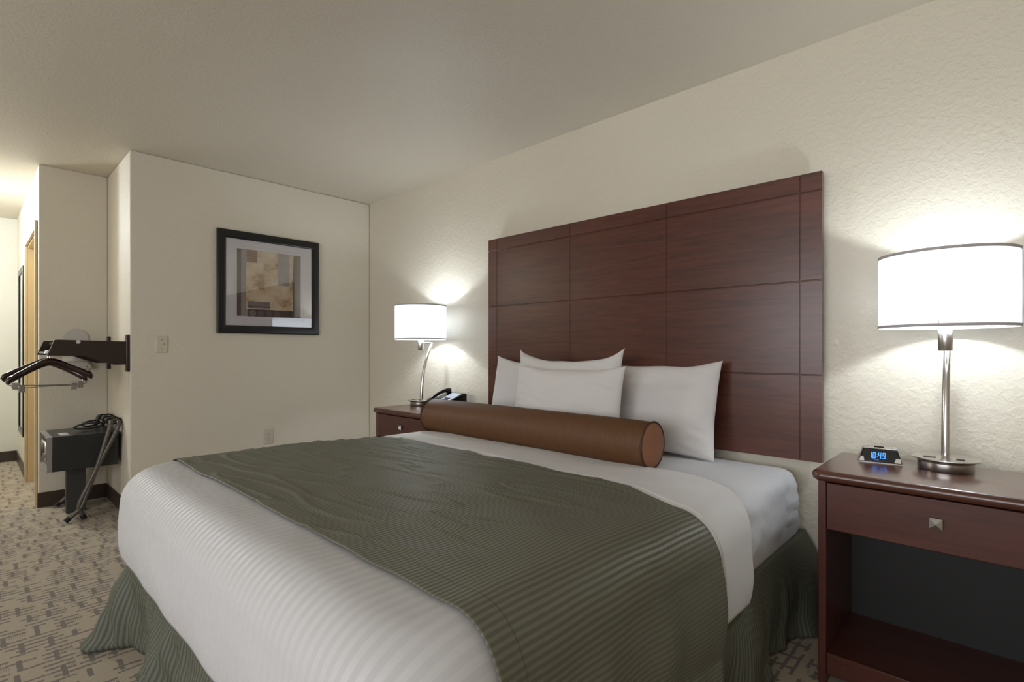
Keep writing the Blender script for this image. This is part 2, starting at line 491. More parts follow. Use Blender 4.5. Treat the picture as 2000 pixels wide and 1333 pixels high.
# ================================================================= headboard
hb = empty('headboard', (-1.562, 0, .647), 'large dark mahogany wall-mounted headboard with grooved rectangular panels', 'headboard')
W2, HH = 1.005, 1.223
gx = [-W2, -W2 + .083, -W2 + .083 + .615, W2 - .083 - .615, W2 - .083, W2]
gz = [0, .367, .767, 1.145, HH]
g = .0036
def axis_pts(gs):
    out = [(gs[0], 0)]
    for q in gs[1:-1]: out += [(q - g, 0), (q - g * .35, 1), (q + g * .35, 1), (q + g, 0)]
    return out + [(gs[-1], 0)]
ax, az = axis_pts(gx), axis_pts(gz)
m = MB()
for j, (z, dz) in enumerate(az):
    for i, (x, dx) in enumerate(ax):
        m.vert((x, -.055 + (.0027 if (dx or dz) else 0), z))
nn = len(ax)
for j in range(len(az) - 1):
    for i in range(nn - 1):
        a = j * nn + i; m.face(a, a + 1, a + 1 + nn, a + nn)
# rim and back so the board has its real thickness
ring = [i for i in range(nn)] + [j * nn + nn - 1 for j in range(1, len(az))] + [(len(az) - 1) * nn + i for i in range(nn - 2, -1, -1)] + [j * nn for j in range(len(az) - 2, 0, -1)]
bk = []
for i in ring:
    x, y, z = m.v[i]; bk.append(m.vert((x, -.030, z)))
for k in range(len(ring)):
    k2 = (k + 1) % len(ring); m.face(ring[k], ring[k2], bk[k2], bk[k])
m.face(*bk)
m.build('panel_board', M_mahog, hb, autosmooth=20)
MB().box(-W2 + .12, W2 - .12, -.030, -.001, .9, .98).box(-W2 + .12, W2 - .12, -.030, -.001, .12, .20).build('mounting_cleat', M_darkwood, hb)

# ================================================================= bed
X0 = -1.59
bed = empty('bed', (X0, -1.03, 0), 'king size bed with white fitted sheet and green striped bed skirt', 'bed')
def bl(p): return (p[0] - X0, p[1] + 1.03, p[2])
def slab(m, hx, hy, rc_, prof, cx=0, cy=0, n=8, side=30, disp=None):
    """prof: [(inset, z)], outline rounded rectangle; side pieces subdivided"""
    base = []
    cs = [(hx - rc_, hy - rc_, 0), (-(hx - rc_), hy - rc_, PI/2), (-(hx - rc_), -(hy - rc_), PI), (hx - rc_, -(hy - rc_), 1.5 * PI)]
    for k in range(4):
        x, y, a0 = cs[k]
        for i in range(n + 1):
            a = a0 + PI / 2 * i / n
            base.append((x, y, math.cos(a), math.sin(a)))
        x2, y2, _ = cs[(k + 1) % 4]; a = a0 + PI / 2
        for i in range(1, side):
            t_ = i / side; base.append((x + (x2 - x) * t_, y + (y2 - y) * t_, math.cos(a), math.sin(a)))
    nb = len(base); b0 = len(m.v)
    per = [0]
    for i in range(1, nb): per.append(per[-1] + math.hypot(base[i][0] + base[i][2] * rc_ - base[i-1][0] - base[i-1][2] * rc_, base[i][1] + base[i][3] * rc_ - base[i-1][1] - base[i-1][3] * rc_))
    for ins, z in prof:
        for i, (x, y, nx, ny) in enumerate(base):
            k = rc_ - ins
            if k >= 0: px, py = x + nx * k, y + ny * k
            else:
                sx_ = max(0, (abs(x) + k)) * (1 if x > 0 else -1); sy_ = max(0, (abs(y) + k)) * (1 if y > 0 else -1); px, py = sx_, sy_
            pz = z
            if disp:
                q = disp(cx + px, cy + py, z, nx, ny, per[i]); px += nx * q[0]; py += ny * q[0]; pz += q[1]
            m.vert((cx + px, cy + py, pz), (per[i], z))
    for j in range(len(prof) - 1):
        for i in range(nb):
            i2 = (i + 1) % nb
            m.face(b0 + j * nb + i, b0 + j * nb + i2, b0 + (j + 1) * nb + i2, b0 + (j + 1) * nb + i)
    m.face(*[b0 + i for i in range(nb)][::-1]); m.face(*[b0 + (len(prof) - 1) * nb + i for i in range(nb)])
    return m
def mdisp(x, y, z, nx, ny, s):
    side = 1 if .37 < z < .60 else 0
    wv = .014 * nz(s * 5, z * 7, 1) + .022 * (.5 - abs(nz(s * 9 + z * 12, z * 16, 4))) + .008 * nz(s * 24 + z * 30, z * 12, 5) - .008
    return (wv * side, .002 * nz(x * 4, y * 4) if z > .6 else 0)
prof = [(.035, .335), (.012, .345), (0, .37)] + [(-.006 * math.sin(PI * k / 9), .37 + .18 * k / 9) for k in range(1, 9)] + [(.0, .552), (.006, .578), (.02, .598), (.045, .610), (.09, .616), (.2, .618), (.4, .620)]
m = MB(); slab(m, .962, .985, .09, prof, 0, 0, 8, 60, mdisp); m.build('mattress', M_sheet, bed, autosmooth=80)
m = MB(); slab(m, .93, .98, .05, [(0, .17), (0, .335)], 0, 0, 5, 4); m.build('box_spring', M_darkback, bed)
for sx in (-1, 1):
    for sy in (-1, 1):
        MB().lathe([(.02, 0), (.02, .17)], sx * .82, sy * .85, 12).build('leg', M_rubber, bed)

# bed skirt round three sides
hwS, yhS, yfS, rcS = .955, 0.985, -1.015, .06
def skirt_path(n_side=170, n_c=26, n_f=170):
    out = []
    for i in range(n_side): t_ = i / n_side; out.append((hwS, yhS + (yfS + rcS - yhS) * t_, 1, 0, 0))
    for i in range(n_c): a = -PI / 2 * i / n_c; out.append((hwS - rcS + rcS * math.cos(a), yfS + rcS + rcS * math.sin(a), math.cos(a), math.sin(a), 1))
    for i in range(n_f): t_ = i / n_f; out.append((hwS - rcS - 2 * (hwS - rcS) * t_, yfS, 0, -1, 0))
    for i in range(n_c): a = -PI / 2 - PI / 2 * i / n_c; out.append((-hwS + rcS + rcS * math.cos(a), yfS + rcS + rcS * math.sin(a), math.cos(a), math.sin(a), 2))
    for i in range(n_side + 1): t_ = i / n_side; out.append((-hwS, yfS + rcS + (yhS - yfS - rcS) * t_, -1, 0, 0))
    return out
SP = skirt_path(); m = MB(); per = 0; NZ = 26
pers = []
for i, q in enumerate(SP):
    if i: per += math.hypot(q[0] - SP[i-1][0], q[1] - SP[i-1][1])
    pers.append(per)
pc1 = pers[170 + 13]; pc2 = pers[170 + 26 + 170 + 13]
for j in range(NZ + 1):
    t_ = j / NZ; z = .352 - .347 * t_
    for i, (x, y, nx, ny, c_) in enumerate(SP):
        s = pers[i]
        big = .036 * math.sin(s * 11 + 1.2 * math.sin(s * 2.3)) + .018 * nz(s * 5, t_ * 1.2, 3)
        fine = .010 * nz(s * 26, t_ * 1.5, 7)
        foot = 1 if ny < -.5 else 0
        if foot: fine += .036 * nz(s * 20 + 2 * t_, t_ * 2.5, 11)
        if nx > .5: big = .034 * math.sin(y * 13 + 1.1 * math.sin(y * 5) + 3.14) + .014 * math.sin(y * 31 + 2 * t_) * t_
        if foot: big = .030 * math.sin(s * 15 + 1.5 * math.sin(s * 4 + t_)) + .022 * (1 - 2 * abs(nz(s * 6 + t_ * .8, t_ * 2.2, 21)) * 2)
        puff = .035 * math.sin(PI * min(1, t_ * 1.25)) * (1 - foot)
        o_ = .010 + (t_ ** .9) * (.030 + .055 * (1 - foot) * sst(.40, .95, y) + big + fine) + puff * .6
        o_ += .10 * t_ ** 1.1 * math.exp(-((s - pc1) / .10) ** 2)
        fl = math.exp(-((s - pc2) / .11) ** 2)
        o_ += .100 * t_ ** 1.05 * fl
        if nx < -.5: o_ = o_ * (.25 if y > -.8 else .8)
        if ny > -.3 and nx > 0: o_ = o_ * (1 - .2 * sst(.93, .985, y) * t_)
        o_ = min(o_, .118 + .09 * fl)
        zz = z - .0
        m.vert((x + nx * o_ * (1 if c_ != 2 else .40) + .10 * t_ * fl * .55, y + ny * o_ - .040 * t_ * fl, max(.004, zz)), (s + .05 * t_ * nz(s * 2, 0, 2), t_))
n = len(SP)
for j in range(NZ):
    for i in range(n - 1): m.face(j * n + i, j * n + i + 1, (j + 1) * n + i + 1, (j + 1) * n + i)
# inner flat band the skirt hangs from
b0 = len(m.v)
for i, (x, y, nx, ny, c_) in enumerate(SP): m.vert((x - nx * .05, y - ny * .05, .350), (pers[i], -.1))
for i in range(n - 1): m.face(b0 + i, b0 + i + 1, i + 1, i)
sk = m.build('bed_skirt', M_skirt, bed, solid=.003, fix=False)
sk['label'] = 'green striped fabric skirt'

# ---- the bedding surfaces
HW, RE = .992, .115
def zt(x, y):
    return .626 + .030 * sst(-.65, -1.6, y) + .004 * nz(x * 2.2, y * 2.2, 5) + .003 * nz(x * 7, y * 7, 2) + .004 * nz(x * 2.5, y * 5, 8)
def sidebulge(l, k=0):   # l: length below the rounded edge, k: place along the side
    t_ = min(1, l / .26)
    return .020 * math.sin(PI * min(1, t_)) - .022 * t_ - .03 * max(0, (l - .26)) + .006 * nz(k * 5, l * 5, 1) * min(1, l * 12)
FOLD = {}
def cross(a, y, off):
    s = 1 if a >= 0 else -1; q = abs(a); z = zt(s * min(q, HW), y)
    if q <= HW - RE: return (s * q, z + off)
    arc = (RE + 0) * PI / 2; d = q - (HW - RE)
    if d < arc:
        th = d / RE; return (s * (HW - RE + (RE + off) * math.sin(th)), z - RE + (RE + off) * math.cos(th))
    l = d - arc
    return (s * (HW + off + sidebulge(l, y)), z - RE - l)
LFULL = HW - RE + RE * PI / 2
# duvet
YH, YFT, RC = -.84, -2.118, .20
P = []
def addp(x, y, nx, ny): P.append((x, y, nx, ny))
ns = 90
for i in range(ns): addp(HW, YH + (YFT + RC - YH) * i / ns, 1, 0)
for i in range(28): a = -PI/2 * i / 28; addp(HW - RC + RC * math.cos(a), YFT + RC + RC * math.sin(a), math.cos(a), math.sin(a))
for i in range(130): addp(HW - RC - 2 * (HW - RC) * i / 130, YFT, 0, -1)
for i in range(28): a = -PI/2 - PI/2 * i / 28; addp(-HW + RC + RC * math.cos(a), YFT + RC + RC * math.sin(a), math.cos(a), math.sin(a))
for i in range(ns + 1): addp(-HW, YFT + RC + (YH - YFT - RC) * i / ns, -1, 0)
m = MB(); yc = YFT + .9
QT = [k / 34 for k in range(35)]; QA = [k / 10 for k in range(1, 11)]; QS = [k / 16 for k in range(1, 17)]
hem = .350
rows_ = []
for kind, seq in (('t', QT), ('a', QA), ('s', QS)):
    for q in seq: rows_.append((kind, q))
for kind, q in rows_:
    for i, (x, y, nx, ny) in enumerate(P):
        ex, ey = x - nx * RE, y - ny * RE
        iy = max(y, yc) if abs(nx) > .9 else yc
        ztp = zt(ex, ey)
        if kind == 't':
            px = 0 + ex * q; py = iy + (ey - iy) * q; pz = zt(px, py)
            m.vert((X0 + px, py, pz), (px, py))
        elif kind == 'a':
            th = q * PI / 2; hx_ = RE * math.sin(th)
            m.vert((X0 + ex + nx * (hx_), ey + ny * hx_, ztp - RE + RE * math.cos(th)), (ex + nx * RE * th, ey + ny * RE * th))
        else:
            hz_ = hem + .006 * nz(i * .08, 0, 3)
            l = q * (ztp - RE - hz_); corner = abs(nx * ny) * 2
            o_ = sidebulge(l, y if abs(nx) > .9 else x + 3 * y) - corner * .03 * q
            m.vert((X0 + x + nx * o_, y + ny * o_, ztp - RE - l), (ex + nx * (RE * PI / 2 + l), ey + ny * (RE * PI / 2 + l)))
n = len(P); nr = len(rows_)
for j in range(nr - 1):
    for i in range(n - 1): m.face(j * n + i, j * n + i + 1, (j + 1) * n + i + 1, (j + 1) * n + i)
dv = m.build('duvet', M_duvet, solid=.010, fix=False)
tag(dv, 'white duvet with faint tonal stripes hanging over the foot of the bed', 'duvet')

# folded white top sheet
def band(name, mat, yh, yf, off, hr, hl, wr, thick, nu=220, nv=60, seamless=False):
    """cloth band across the bed: yh(a), yf(a) edges, hr/hl hem heights right/left"""
    aR = LFULL + (zt(.9, -1.2) - RE - hr); aL = LFULL + (zt(-.9, -1.2) - RE - hl)
    def fn(u, v):
        a = -aL + (aL + aR) * u; y0, y1 = yh(a), yf(a); y = y0 + (y1 - y0) * v
        dn, dy = wr(a, y, v)
        x, z = cross(a, y + dy, off + dn)
        return (X0 + x, y + dy, z)
    def uf(u, v):
        a = -aL + (aL + aR) * u; y0, y1 = yh(a), yf(a)
        return (a, y0 + (y1 - y0) * v)
    m = MB(); m.grid(fn, nu, nv, uf)
    return m.build(name, mat, solid=thick, fix=False)
def yscarf(a): return -.900 - .05 * sst(.5, .95, -a) - .025 * sst(-.5, .4, a) - .135 * sst(.55, .95, a) + .006 * nz(a * 5, 0)
sh = band('top_sheet', M_fold, lambda a: -.60 - .22 * sst(.70, 1.10, a) - .08 * sst(.6, 1.1, -a), lambda a: -.93 - .03 * sst(-.3, .6, a) - .09 * sst(.6, .95, a),
          .010, .335, .36, lambda a, y, v: (.0015 * nz(a * 6, y * 9, 3) + (.004 if y > yscarf(a) + .030 else 0), 0), .004, 220, 110)
tag(sh, 'folded back white top sheet strip between green scarf and pillows', 'sheet')
def wr_scarf(a, y, v):
    q = abs(a); n1 = .0045 * nz(a * 5, y * 10, 2)
    ridge = max(0, 1 - abs(nz(a * 1.6 + 3 * y, y * 15 - a * 2, 9)) * 7) ** 2 * .0056 * (1 - sst(.5, .85, a))
    edge = .004 * nz(a * 12, 3, 1) * (1 - v)
    dn = max(-.003, n1 * .8) + ridge
    if q > LFULL - .05:
        l = q - LFULL + .05
        dn += l * (.085 * math.sin((y + 1.0) * 13 + .6) ** 2 * .5 + .07 * nz(y * 8, l * 2, 6) + .035)
        dn = max(dn, -.001)
    return (dn, .004 * nz(a * 8, v * 3, 4))
sc = band('bed_scarf', M_scarf, yscarf, lambda a: -1.925 + .01 * nz(a * 4, 2),
          .0135, .10, .14, wr_scarf, .003, 400, 170)
tag(sc, 'dark green striped bed scarf laid across the white duvet', 'bed scarf')

# bolster
R_ = .100
bo = empty('bolster_pillow', (-1.795, -.555, .637), 'long brown cylindrical bolster pillow lying in front of the white pillows', 'pillow')
Lb = .732
m = MB(); b = []
def bf(u, v):
    x = -Lb + 2 * Lb * v; e = 1 - .03 * (abs(v * 2 - 1) ** 8); r = R_ * e * (1 + .012 * nz(x * 4, math.cos(2 * PI * u), math.sin(2 * PI * u)))
    a = 2 * PI * u; return (x, r * math.cos(a), R_ * .985 - .012 + r * math.sin(a))
m.grid(bf, 56, 60, wrap=True); m.build('cover', M_bolster, bo, autosmooth=80)
for s in (-1, 1):
    pr_ = [(R_ * .955, 0), (R_ * .93, .006), (R_ * .8, .012), (R_ * .4, .018), (0, .019)]
    m = MB(); b0 = 0
    for r, d_ in pr_:
        for i in range(48): a = 2 * PI * i / 48; m.vert((s * (Lb + d_ - .004), r * math.cos(a), R_ * .985 - .012 + r * math.sin(a)))
    for k in range(len(pr_) - 1):
        for i in range(48): i2 = (i + 1) % 48; m.face(k * 48 + i, k * 48 + i2, (k + 1) * 48 + i2, (k + 1) * 48 + i)
    o = m.build('end_cap', M_bolstercap_lit, bo, autosmooth=80)
    MB().tube([(s * Lb, R_ * .97 * math.cos(2 * PI * i / 48), R_ * .985 - .012 + R_ * .97 * math.sin(2 * PI * i / 48)) for i in range(48)], .0045, 8, close=True).build('piping', M_piping, bo)

# pillows
def pillow(cx, yb, zb, wdt, hgt, thk, tilt, rz, label, seed, roll=0, ear=.05, lift=.02, lside=0):
    m = MB(); N = 56
    def side(sg):
        def fn(u, v):
            U, V = u * 2 - 1, v * 2 - 1
            eu, ev = abs(U), abs(V)
            X_ = wdt / 2 * U * (1 - ear * .7 * (1 - V * V) ** .8 * eu ** 3)
            Z_ = hgt / 2 * V * (1 - ear * 1.35 * (1 - U * U) ** .8 * ev ** 3)
            if sg > 0 and False: pass
            T = thk / 2 * max(0, 1 - eu ** 2.6) ** .62 * max(0, 1 - ev ** 2.6) ** .62
            rim = min(1, (1 - max(eu, ev)) * 9)
            cr = abs(nz((U - V) * 2.5 + seed, (U + V) * 8, seed)) * .013 * (eu * ev) ** 1.0 * rim
            wr = .010 * nz(U * 2.2 + seed, V * 2.2, seed * 3) * rim + .005 * nz(U * 5 + V * 5, V * 5, seed) * rim * eu
            Y_ = sg * (T + (wr + cr if T > .001 else 0) + .0015)
            sag = (lift * (eu ** 3.5) * (1 if U * lside >= 0 else .15) - .3 * lift + .006 * nz(U * 2.3 + seed, 7, 1)) * sst(0, 1, V)
            return (X_, Y_ + .012 * nz(U * 2, V * 2, seed + 5) , Z_ + sag)
        return fn
    m.grid(side(-1), N, N); m.grid(side(1), N, N)
    # seam between both faces
    n = N + 1; off = n * n
    edge = [i for i in range(n)] + [j * n + N for j in range(1, n)] + [N * n + i for i in range(N - 1, -1, -1)] + [j * n for j in range(N - 1, 0, -1)]
    for k in range(len(edge)):
        a, c_ = edge[k], edge[(k + 1) % len(edge)]; m.face(a, c_, c_ + off, a + off)
    Rm = Matrix.Rotation(rz, 4, 'Z') @ Matrix.Rotation(-tilt, 4, 'X') @ Matrix.Rotation(roll, 4, 'Y') @ Matrix.Translation((0, 0, hgt / 2))
    m.v = [tuple(Rm @ Vector(p_)) for p_ in m.v]
    o = m.build('pillow', M_pillow, None, autosmooth=70)
    o.location = (cx, yb, zb)
    return tag(o, label, 'pillow')
pillow(-2.070, -.205, .622, .70, .450, .10, .20, 0, 'back white pillow at the left end, mostly hidden by two pillows in front', 2.3, lift=.03, lside=-1)
pillow(-1.312, -.225, .622, .74, .445, .135, .22, 0, 'large white pillow at the right end, leaning on the headboard', 5.1, lift=.020, lside=1)
pillow(-1.755, -.318, .632, .71, .476, .10, .20, .03, 'white pillow with two pointed corners rising behind the front pillow', 8.7, ear=.10, lift=.042)
pillow(-1.665, -.415, .625, .70, .412, .11, .17, .01, 'frontmost white pillow standing directly behind the brown bolster', 11.4, lift=.008)

# ================================================================= nightstands
def nightstand(loc, label):
    r = empty('nightstand', loc, label, 'nightstand', None)
    w_, d_, h_ = .62, .40, .717     # origin at the back centre on the floor
    prof_n = []
    m = MB()
    pf = [(0.030, h_ - .034), (.012, h_ - .034), (.003, h_ - .028), (0, h_ - .018), (.003, h_ - .007), (.010, h_ - .001), (.016, h_)]
    slab(m, w_ / 2 + .02, d_ / 2 + .022, .032, pf, 0, -d_ / 2 - .010, 6, 4)
    m.build('top', M_nighttop, r, autosmooth=40)
    hx = w_ / 2; y0, y1 = -d_ - .01, -.012
    for s in (-1, 1):
        a, b_ = (s * hx, s * (hx - .024)); x0_, x1_ = min(a, b_), max(a, b_)
        bx('side_panel', M_night_v, x0_, x1_, y0, y1, 0, h_ - .034, r, bevel=.003)
    bx('back_panel', M_darkback, -hx + .0245, hx - .0245, y1 - .012, y1, .03, h_ - .035, r)
    bx('bottom_shelf', M_night, -hx + .0245, hx - .0245, y0 + .012, y1 - .0125, .085, .103, r)
    bx('plinth_rail', M_night, -hx + .0245, hx - .0245, y0 + .004, y0 + .0115, .035, .107, r, bevel=.002)
    dw = empty('drawer', (0, 0, 0)); dw.parent = r
    bx('drawer_front', M_night, -hx + .026, hx - .026, y0 - .002, y0 + .018, .522, h_ - .040, dw, bevel=.0025)
    bx('drawer_box', M_darkback, -hx + .04, hx - .04, y0 + .0185, y1 - .02, .54, h_ - .05, dw)
    m = MB(); s_ = .0155; yk = y0 - .014; zk = .607
    for q in ((-s_, zk - s_), (s_, zk - s_), (s_, zk + s_), (-s_, zk + s_)): m.vert((q[0], yk, q[1]))
    m.vert((0, yk - .011, zk)); 
    for k in range(4): m.face(k, (k + 1) % 4, 4, flat=True)
    b0 = len(m.v)
    for q in ((-s_, zk - s_), (s_, zk - s_), (s_, zk + s_), (-s_, zk + s_)): m.vert((q[0], yk + .003, q[1]))
    for k in range(4): m.face(k, (k + 1) % 4, b0 + (k + 1) % 4, b0 + k, flat=True)
    m.face(b0, b0 + 1, b0 + 2, b0 + 3, flat=True)
    kn = m.build('knob', M_knob, dw, smooth=False)
    kn['label'] = 'pyramid shaped satin metal knob'
    MB().tube([(0, yk + .003, zk), (0, y0 - .001, zk)], .006, 12).build('knob_stem', M_knob, kn)
    return r
nightstand((-.150, -.128, 0), 'dark wood nightstand with alarm clock on it, right of the bed')
nightstand((-2.895, -.128, 0), 'dark wood nightstand with telephone on it, left behind the bed')

# ================================================================= lamps
def lamp(loc, label):
    """origin at the base centre on the nightstand top; drum shade above, pole bowed towards the wall"""
    r = empty('table_lamp', loc, label, 'lamp', 'brushed nickel bedside lamps')
    MB().lathe([(.074, 0), (.076, .003), (.076, .027), (.074, .029)], n=64).build('base_body', M_nickel, r)
    m = MB().lathe([(.076, .0295), (.090, .036), (.0925, .0385), (.090, .041), (.03, .042), (.015, .046), (0, .046)], n=64)
    pt = m.build('base_plate', M_nickel, r)
    bx('switch', M_black, -.055, -.022, -.042, -.030, .0405, .0445, pt, bevel=.001)
    bx('outlet_cover', M_black, .030, .052, -.042, -.028, .0405, .0445, pt, bevel=.003)
    pts = []
    for k in range(25):
        t_ = k / 24; pts.append((0, .008 + .095 * (t_ ** 2.1), .044 + .412 * t_ ** .96))
    MB().tube(pts, [.0125 - .003 * (k / 24) for k in range(25)], 16).build('pole', M_nickel_dk, r)
    MB().tube([(0, .101, .450), (0, .08, .455), (0, .0, .455)], .006, 10).build('arm', M_chrome, r)
    MB().lathe([(.018, .400), (.020, .403), (.020, .490), (.018, .493)], n=32).build('socket_collar', M_nickel, r)
    MB().tube([(0, 0, .493), (0, 0, .550)], .012, 12).build('bulb_socket', M_iron, r)
    RS, z0, z1 = .185, .478, .726
    s = MB().lathe([(RS, z0), (RS, z1)], n=96); s.f = [f for f in s.f if len(f) == 4]
    sh_ = s.build('lamp_shade', M_shade, r)
    for zz in (z0 + .004, z1 - .004):
        t_ = MB().lathe([(RS + .0012, zz - .0045), (RS + .0012, zz + .0045)], n=96); t_.f = [f for f in t_.f if len(f) == 4]
        t_.build('shade_trim', M_trim, sh_, solid=.0014)
    # spider ring holding the shade
    m = MB()
    for k in range(3):
        a = 2 * PI * k / 3 + .5; m.tube([(0, 0, .505), (RS * math.cos(a) * .992, RS * math.sin(a) * .992, .495)], .0016, 6)
    m.tube([(.016 * math.cos(2 * PI * i / 20), .016 * math.sin(2 * PI * i / 20), .505) for i in range(20)], .003, 6, close=True)
    m.build('shade_spider', M_chrome, sh_)
    l = point('bulb_light', (0, 0, .608), LAMP_POWER, LAMP_COL, .024); l.parent = r
    return r
lamp((-.149, -.240, .717), 'nickel lamp with white drum shade lit on the right nightstand')
lamp((-3.085, -.240, .717), 'nickel lamp with white drum shade lit on the far left nightstand')

# ================================================================= alarm clock
ck = empty('alarm_clock', (-.330, -.250, .717), 'small black digital alarm clock with glowing blue 10:49 display', 'clock', rz=.19)
def frust(m, bx0, bx1, by0, by1, tx0, tx1, ty0, ty1, z0, z1):
    b = len(m.v)
    for p_ in ((bx0, by0, z0), (bx1, by0, z0), (bx1, by1, z0), (bx0, by1, z0), (tx0, ty0, z1), (tx1, ty0, z1), (tx1, ty1, z1), (tx0, ty1, z1)): m.vert(p_)
    for q in ((0, 3, 2, 1), (4, 5, 6, 7), (0, 1, 5, 4), (1, 2, 6, 5), (2, 3, 7, 6), (3, 0, 4, 7)): m.face(*[b + k for k in q])
    return m
frust(MB(), -.064, .064, -.036, .045, -.050, .050, -.020, .034, .003, .050).build('housing', M_black, ck, bevel=.004, segs=3)
frust(MB(), -.066, .066, -.038, .047, -.065, .065, -.037, .046, 0, .0035).build('base_rim', M_clip, ck)
frust(MB(), -.050, .050, -.0205, .034, -.048, .048, -.017, .032, .0495, .0515).build('top_panel', M_nickel, ck, bevel=.001)
frust(MB(), -.018, .014, -.006, .012, -.016, .012, -.004, .010, .0515, .056).build('snooze_button', M_black, ck, bevel=.001)
for x in (-.036, .036): MB().lathe([(.0035, .0512), (.003, .053)], x, .006, 14).build('button', M_black, ck)
def fy(z): return -.036 + (z - .003) / .047 * .016 - .0008
for x0_, x1_ in ((-.0625, -.047), (.040, .060)):
    m = MB(); zz0, zz1 = .006, .021; sl = .3
    for x, z in ((x0_, zz0), (x1_, zz0), (x1_ - .002, zz1), (x0_ + .005, zz1)): m.vert((x, fy(z) - .0022, z))
    for x, z in ((x0_, zz0), (x1_, zz0), (x1_ - .002, zz1), (x0_ + .005, zz1)): m.vert((x, fy(z) + .002, z))
    for q in ((0, 1, 2, 3), (7, 6, 5, 4), (0, 4, 5, 1), (1, 5, 6, 2), (2, 6, 7, 3), (3, 7, 4, 0)): m.face(*q, flat=True)
    m.build('corner_plate', M_chrome, ck)
m = MB(); hD, wD, tD = .0205, .0085, .0021
SEG = {'1': 'bc', '0': 'abcdef', '4': 'bcfg', '9': 'abcdfg'}
def seg(x0_, x1_, z0_, z1_):
    b = len(m.v)
    for dy in (-.0009, .0006):
        for x, z in ((x0_, z0_), (x1_, z0_), (x1_, z1_), (x0_, z1_)): m.vert((x + (z - .017) * .08, fy(z) + dy, z))
    for q in ((0, 1, 2, 3), (7, 6, 5, 4), (0, 4, 5, 1), (1, 5, 6, 2), (2, 6, 7, 3), (3, 7, 4, 0)): m.face(*[b + k for k in q], flat=True)
zb_ = .0165
for dig, dx in (('1', -.0335), ('0', -.0225), ('4', -.0065), ('9', .0060)):
    x0_, x1_ = dx, dx + wD; zm = zb_ + hD / 2; zt_ = zb_ + hD
    for c_ in SEG[dig]:
        if c_ == 'a': seg(x0_, x1_, zt_ - tD, zt_)
        if c_ == 'd': seg(x0_, x1_, zb_, zb_ + tD)
        if c_ == 'g': seg(x0_, x1_, zm - tD / 2, zm + tD / 2)
        if c_ == 'b': seg(x1_ - tD, x1_, zm, zt_)
        if c_ == 'c': seg(x1_ - tD, x1_, zb_, zm)
        if c_ == 'f': seg(x0_, x0_ + tD, zm, zt_)
        if c_ == 'e': seg(x0_, x0_ + tD, zb_, zm)
for z in (zb_ + .006, zb_ + .0135): seg(-.0100, -.0085, z, z + .0018)
m.build('display_digits', M_digits, ck, smooth=False, fix=False)
for q in ((.0175, .0200, zb_, zb_ + .0018), (-.022, -.019, .0125, .0145), (-.016, -.004, .0105, .0145)):
    m = MB(); seg(*q); m.build('indicator_light', M_digits_dim, ck, smooth=False, fix=False)

# ================================================================= telephone
ph = empty('telephone', (-2.825, -.220, .717), 'black desk telephone with white label strip on left nightstand', 'telephone', rz=.0)
m = MB(); m.prism([(-.115, .004), (.10, .004), (.115, .012), (.115, .098), (.085, .100), (-.105, .032), (-.115, .020)], 'x', -.095, .095)
m.build('body', M_black, ph, bevel=.006, segs=3)
def ps(y): return .032 + (y + .105) / .19 * .068
m = MB()
m.v = [(-.020, -.095, ps(-.095) + .0015), (.080, -.095, ps(-.095) + .0015), (.080, .078, ps(.078) + .0015), (-.020, .078, ps(.078) + .0015)]
m.v += [(x, y, z - .002) for x, y, z in m.v]
for q in ((0, 1, 2, 3), (7, 6, 5, 4), (0, 4, 5, 1), (1, 5, 6, 2), (2, 6, 7, 3), (3, 7, 4, 0)): m.face(*q, flat=True)
m.build('label_card', newmat('phone_card', srgb(190, 198, 216), .3), ph)
m = MB()
for j in range(4):
    for i in range(3):
        x, y = .004 + i * .019, -.075 + j * .020
        m.box(x, x + .013, y, y + .012, ps(y) + .000, ps(y) + .0085)
m.build('keypad', M_rubber, ph, bevel=.001)
pts = []; rr = []
for k in range(21):
    t_ = k / 20; y = -.100 + .190 * t_; pts.append((-.062, y, ps(y) + .012 + .020 * math.sin(PI * t_) ** .7)); rr.append(.0115 + .006 * abs(2 * t_ - 1) ** 2)
hs = MB().tube(pts, rr, 14).build('handset', M_black, ph)
for k in (0, 20):
    p_ = pts[k]; y_ = p_[1] + (.012 if k == 0 else -.012)
    MB().lathe([(.018, 0), (.021, .006), (.019, .020), (.010, .026)], n=20).build('earpiece', M_black, hs).location = (p_[0], y_, ps(y_) + .001)

# ================================================================= picture
pc = empty('framed_picture', (XL, -.876, 1.244), 'square abstract print with white mat in a wide black frame', 'picture')
hw_, hh_, fw_ = .386, .768, .060
m = MB()
out_ = [(-hw_, 0), (hw_, 0), (hw_, hh_), (-hw_, hh_)]; sec = [(0, 0), (0, .022), (.006, .028), (.045, .024), (fw_, .016), (fw_, .004)]
for ins, dx in sec:
    for (y, z) in out_:
        m.vert((dx + .002, y - math.copysign(ins, y), z + (ins if z == 0 else -ins)))
for k in range(len(sec)):
    k2 = (k + 1) % len(sec)
    for i in range(4):
        i2 = (i + 1) % 4; m.face(k * 4 + i, k * 4 + i2, k2 * 4 + i2, k2 * 4 + i, flat=True)
m.build('frame', M_frame, pc, bevel=.0015)
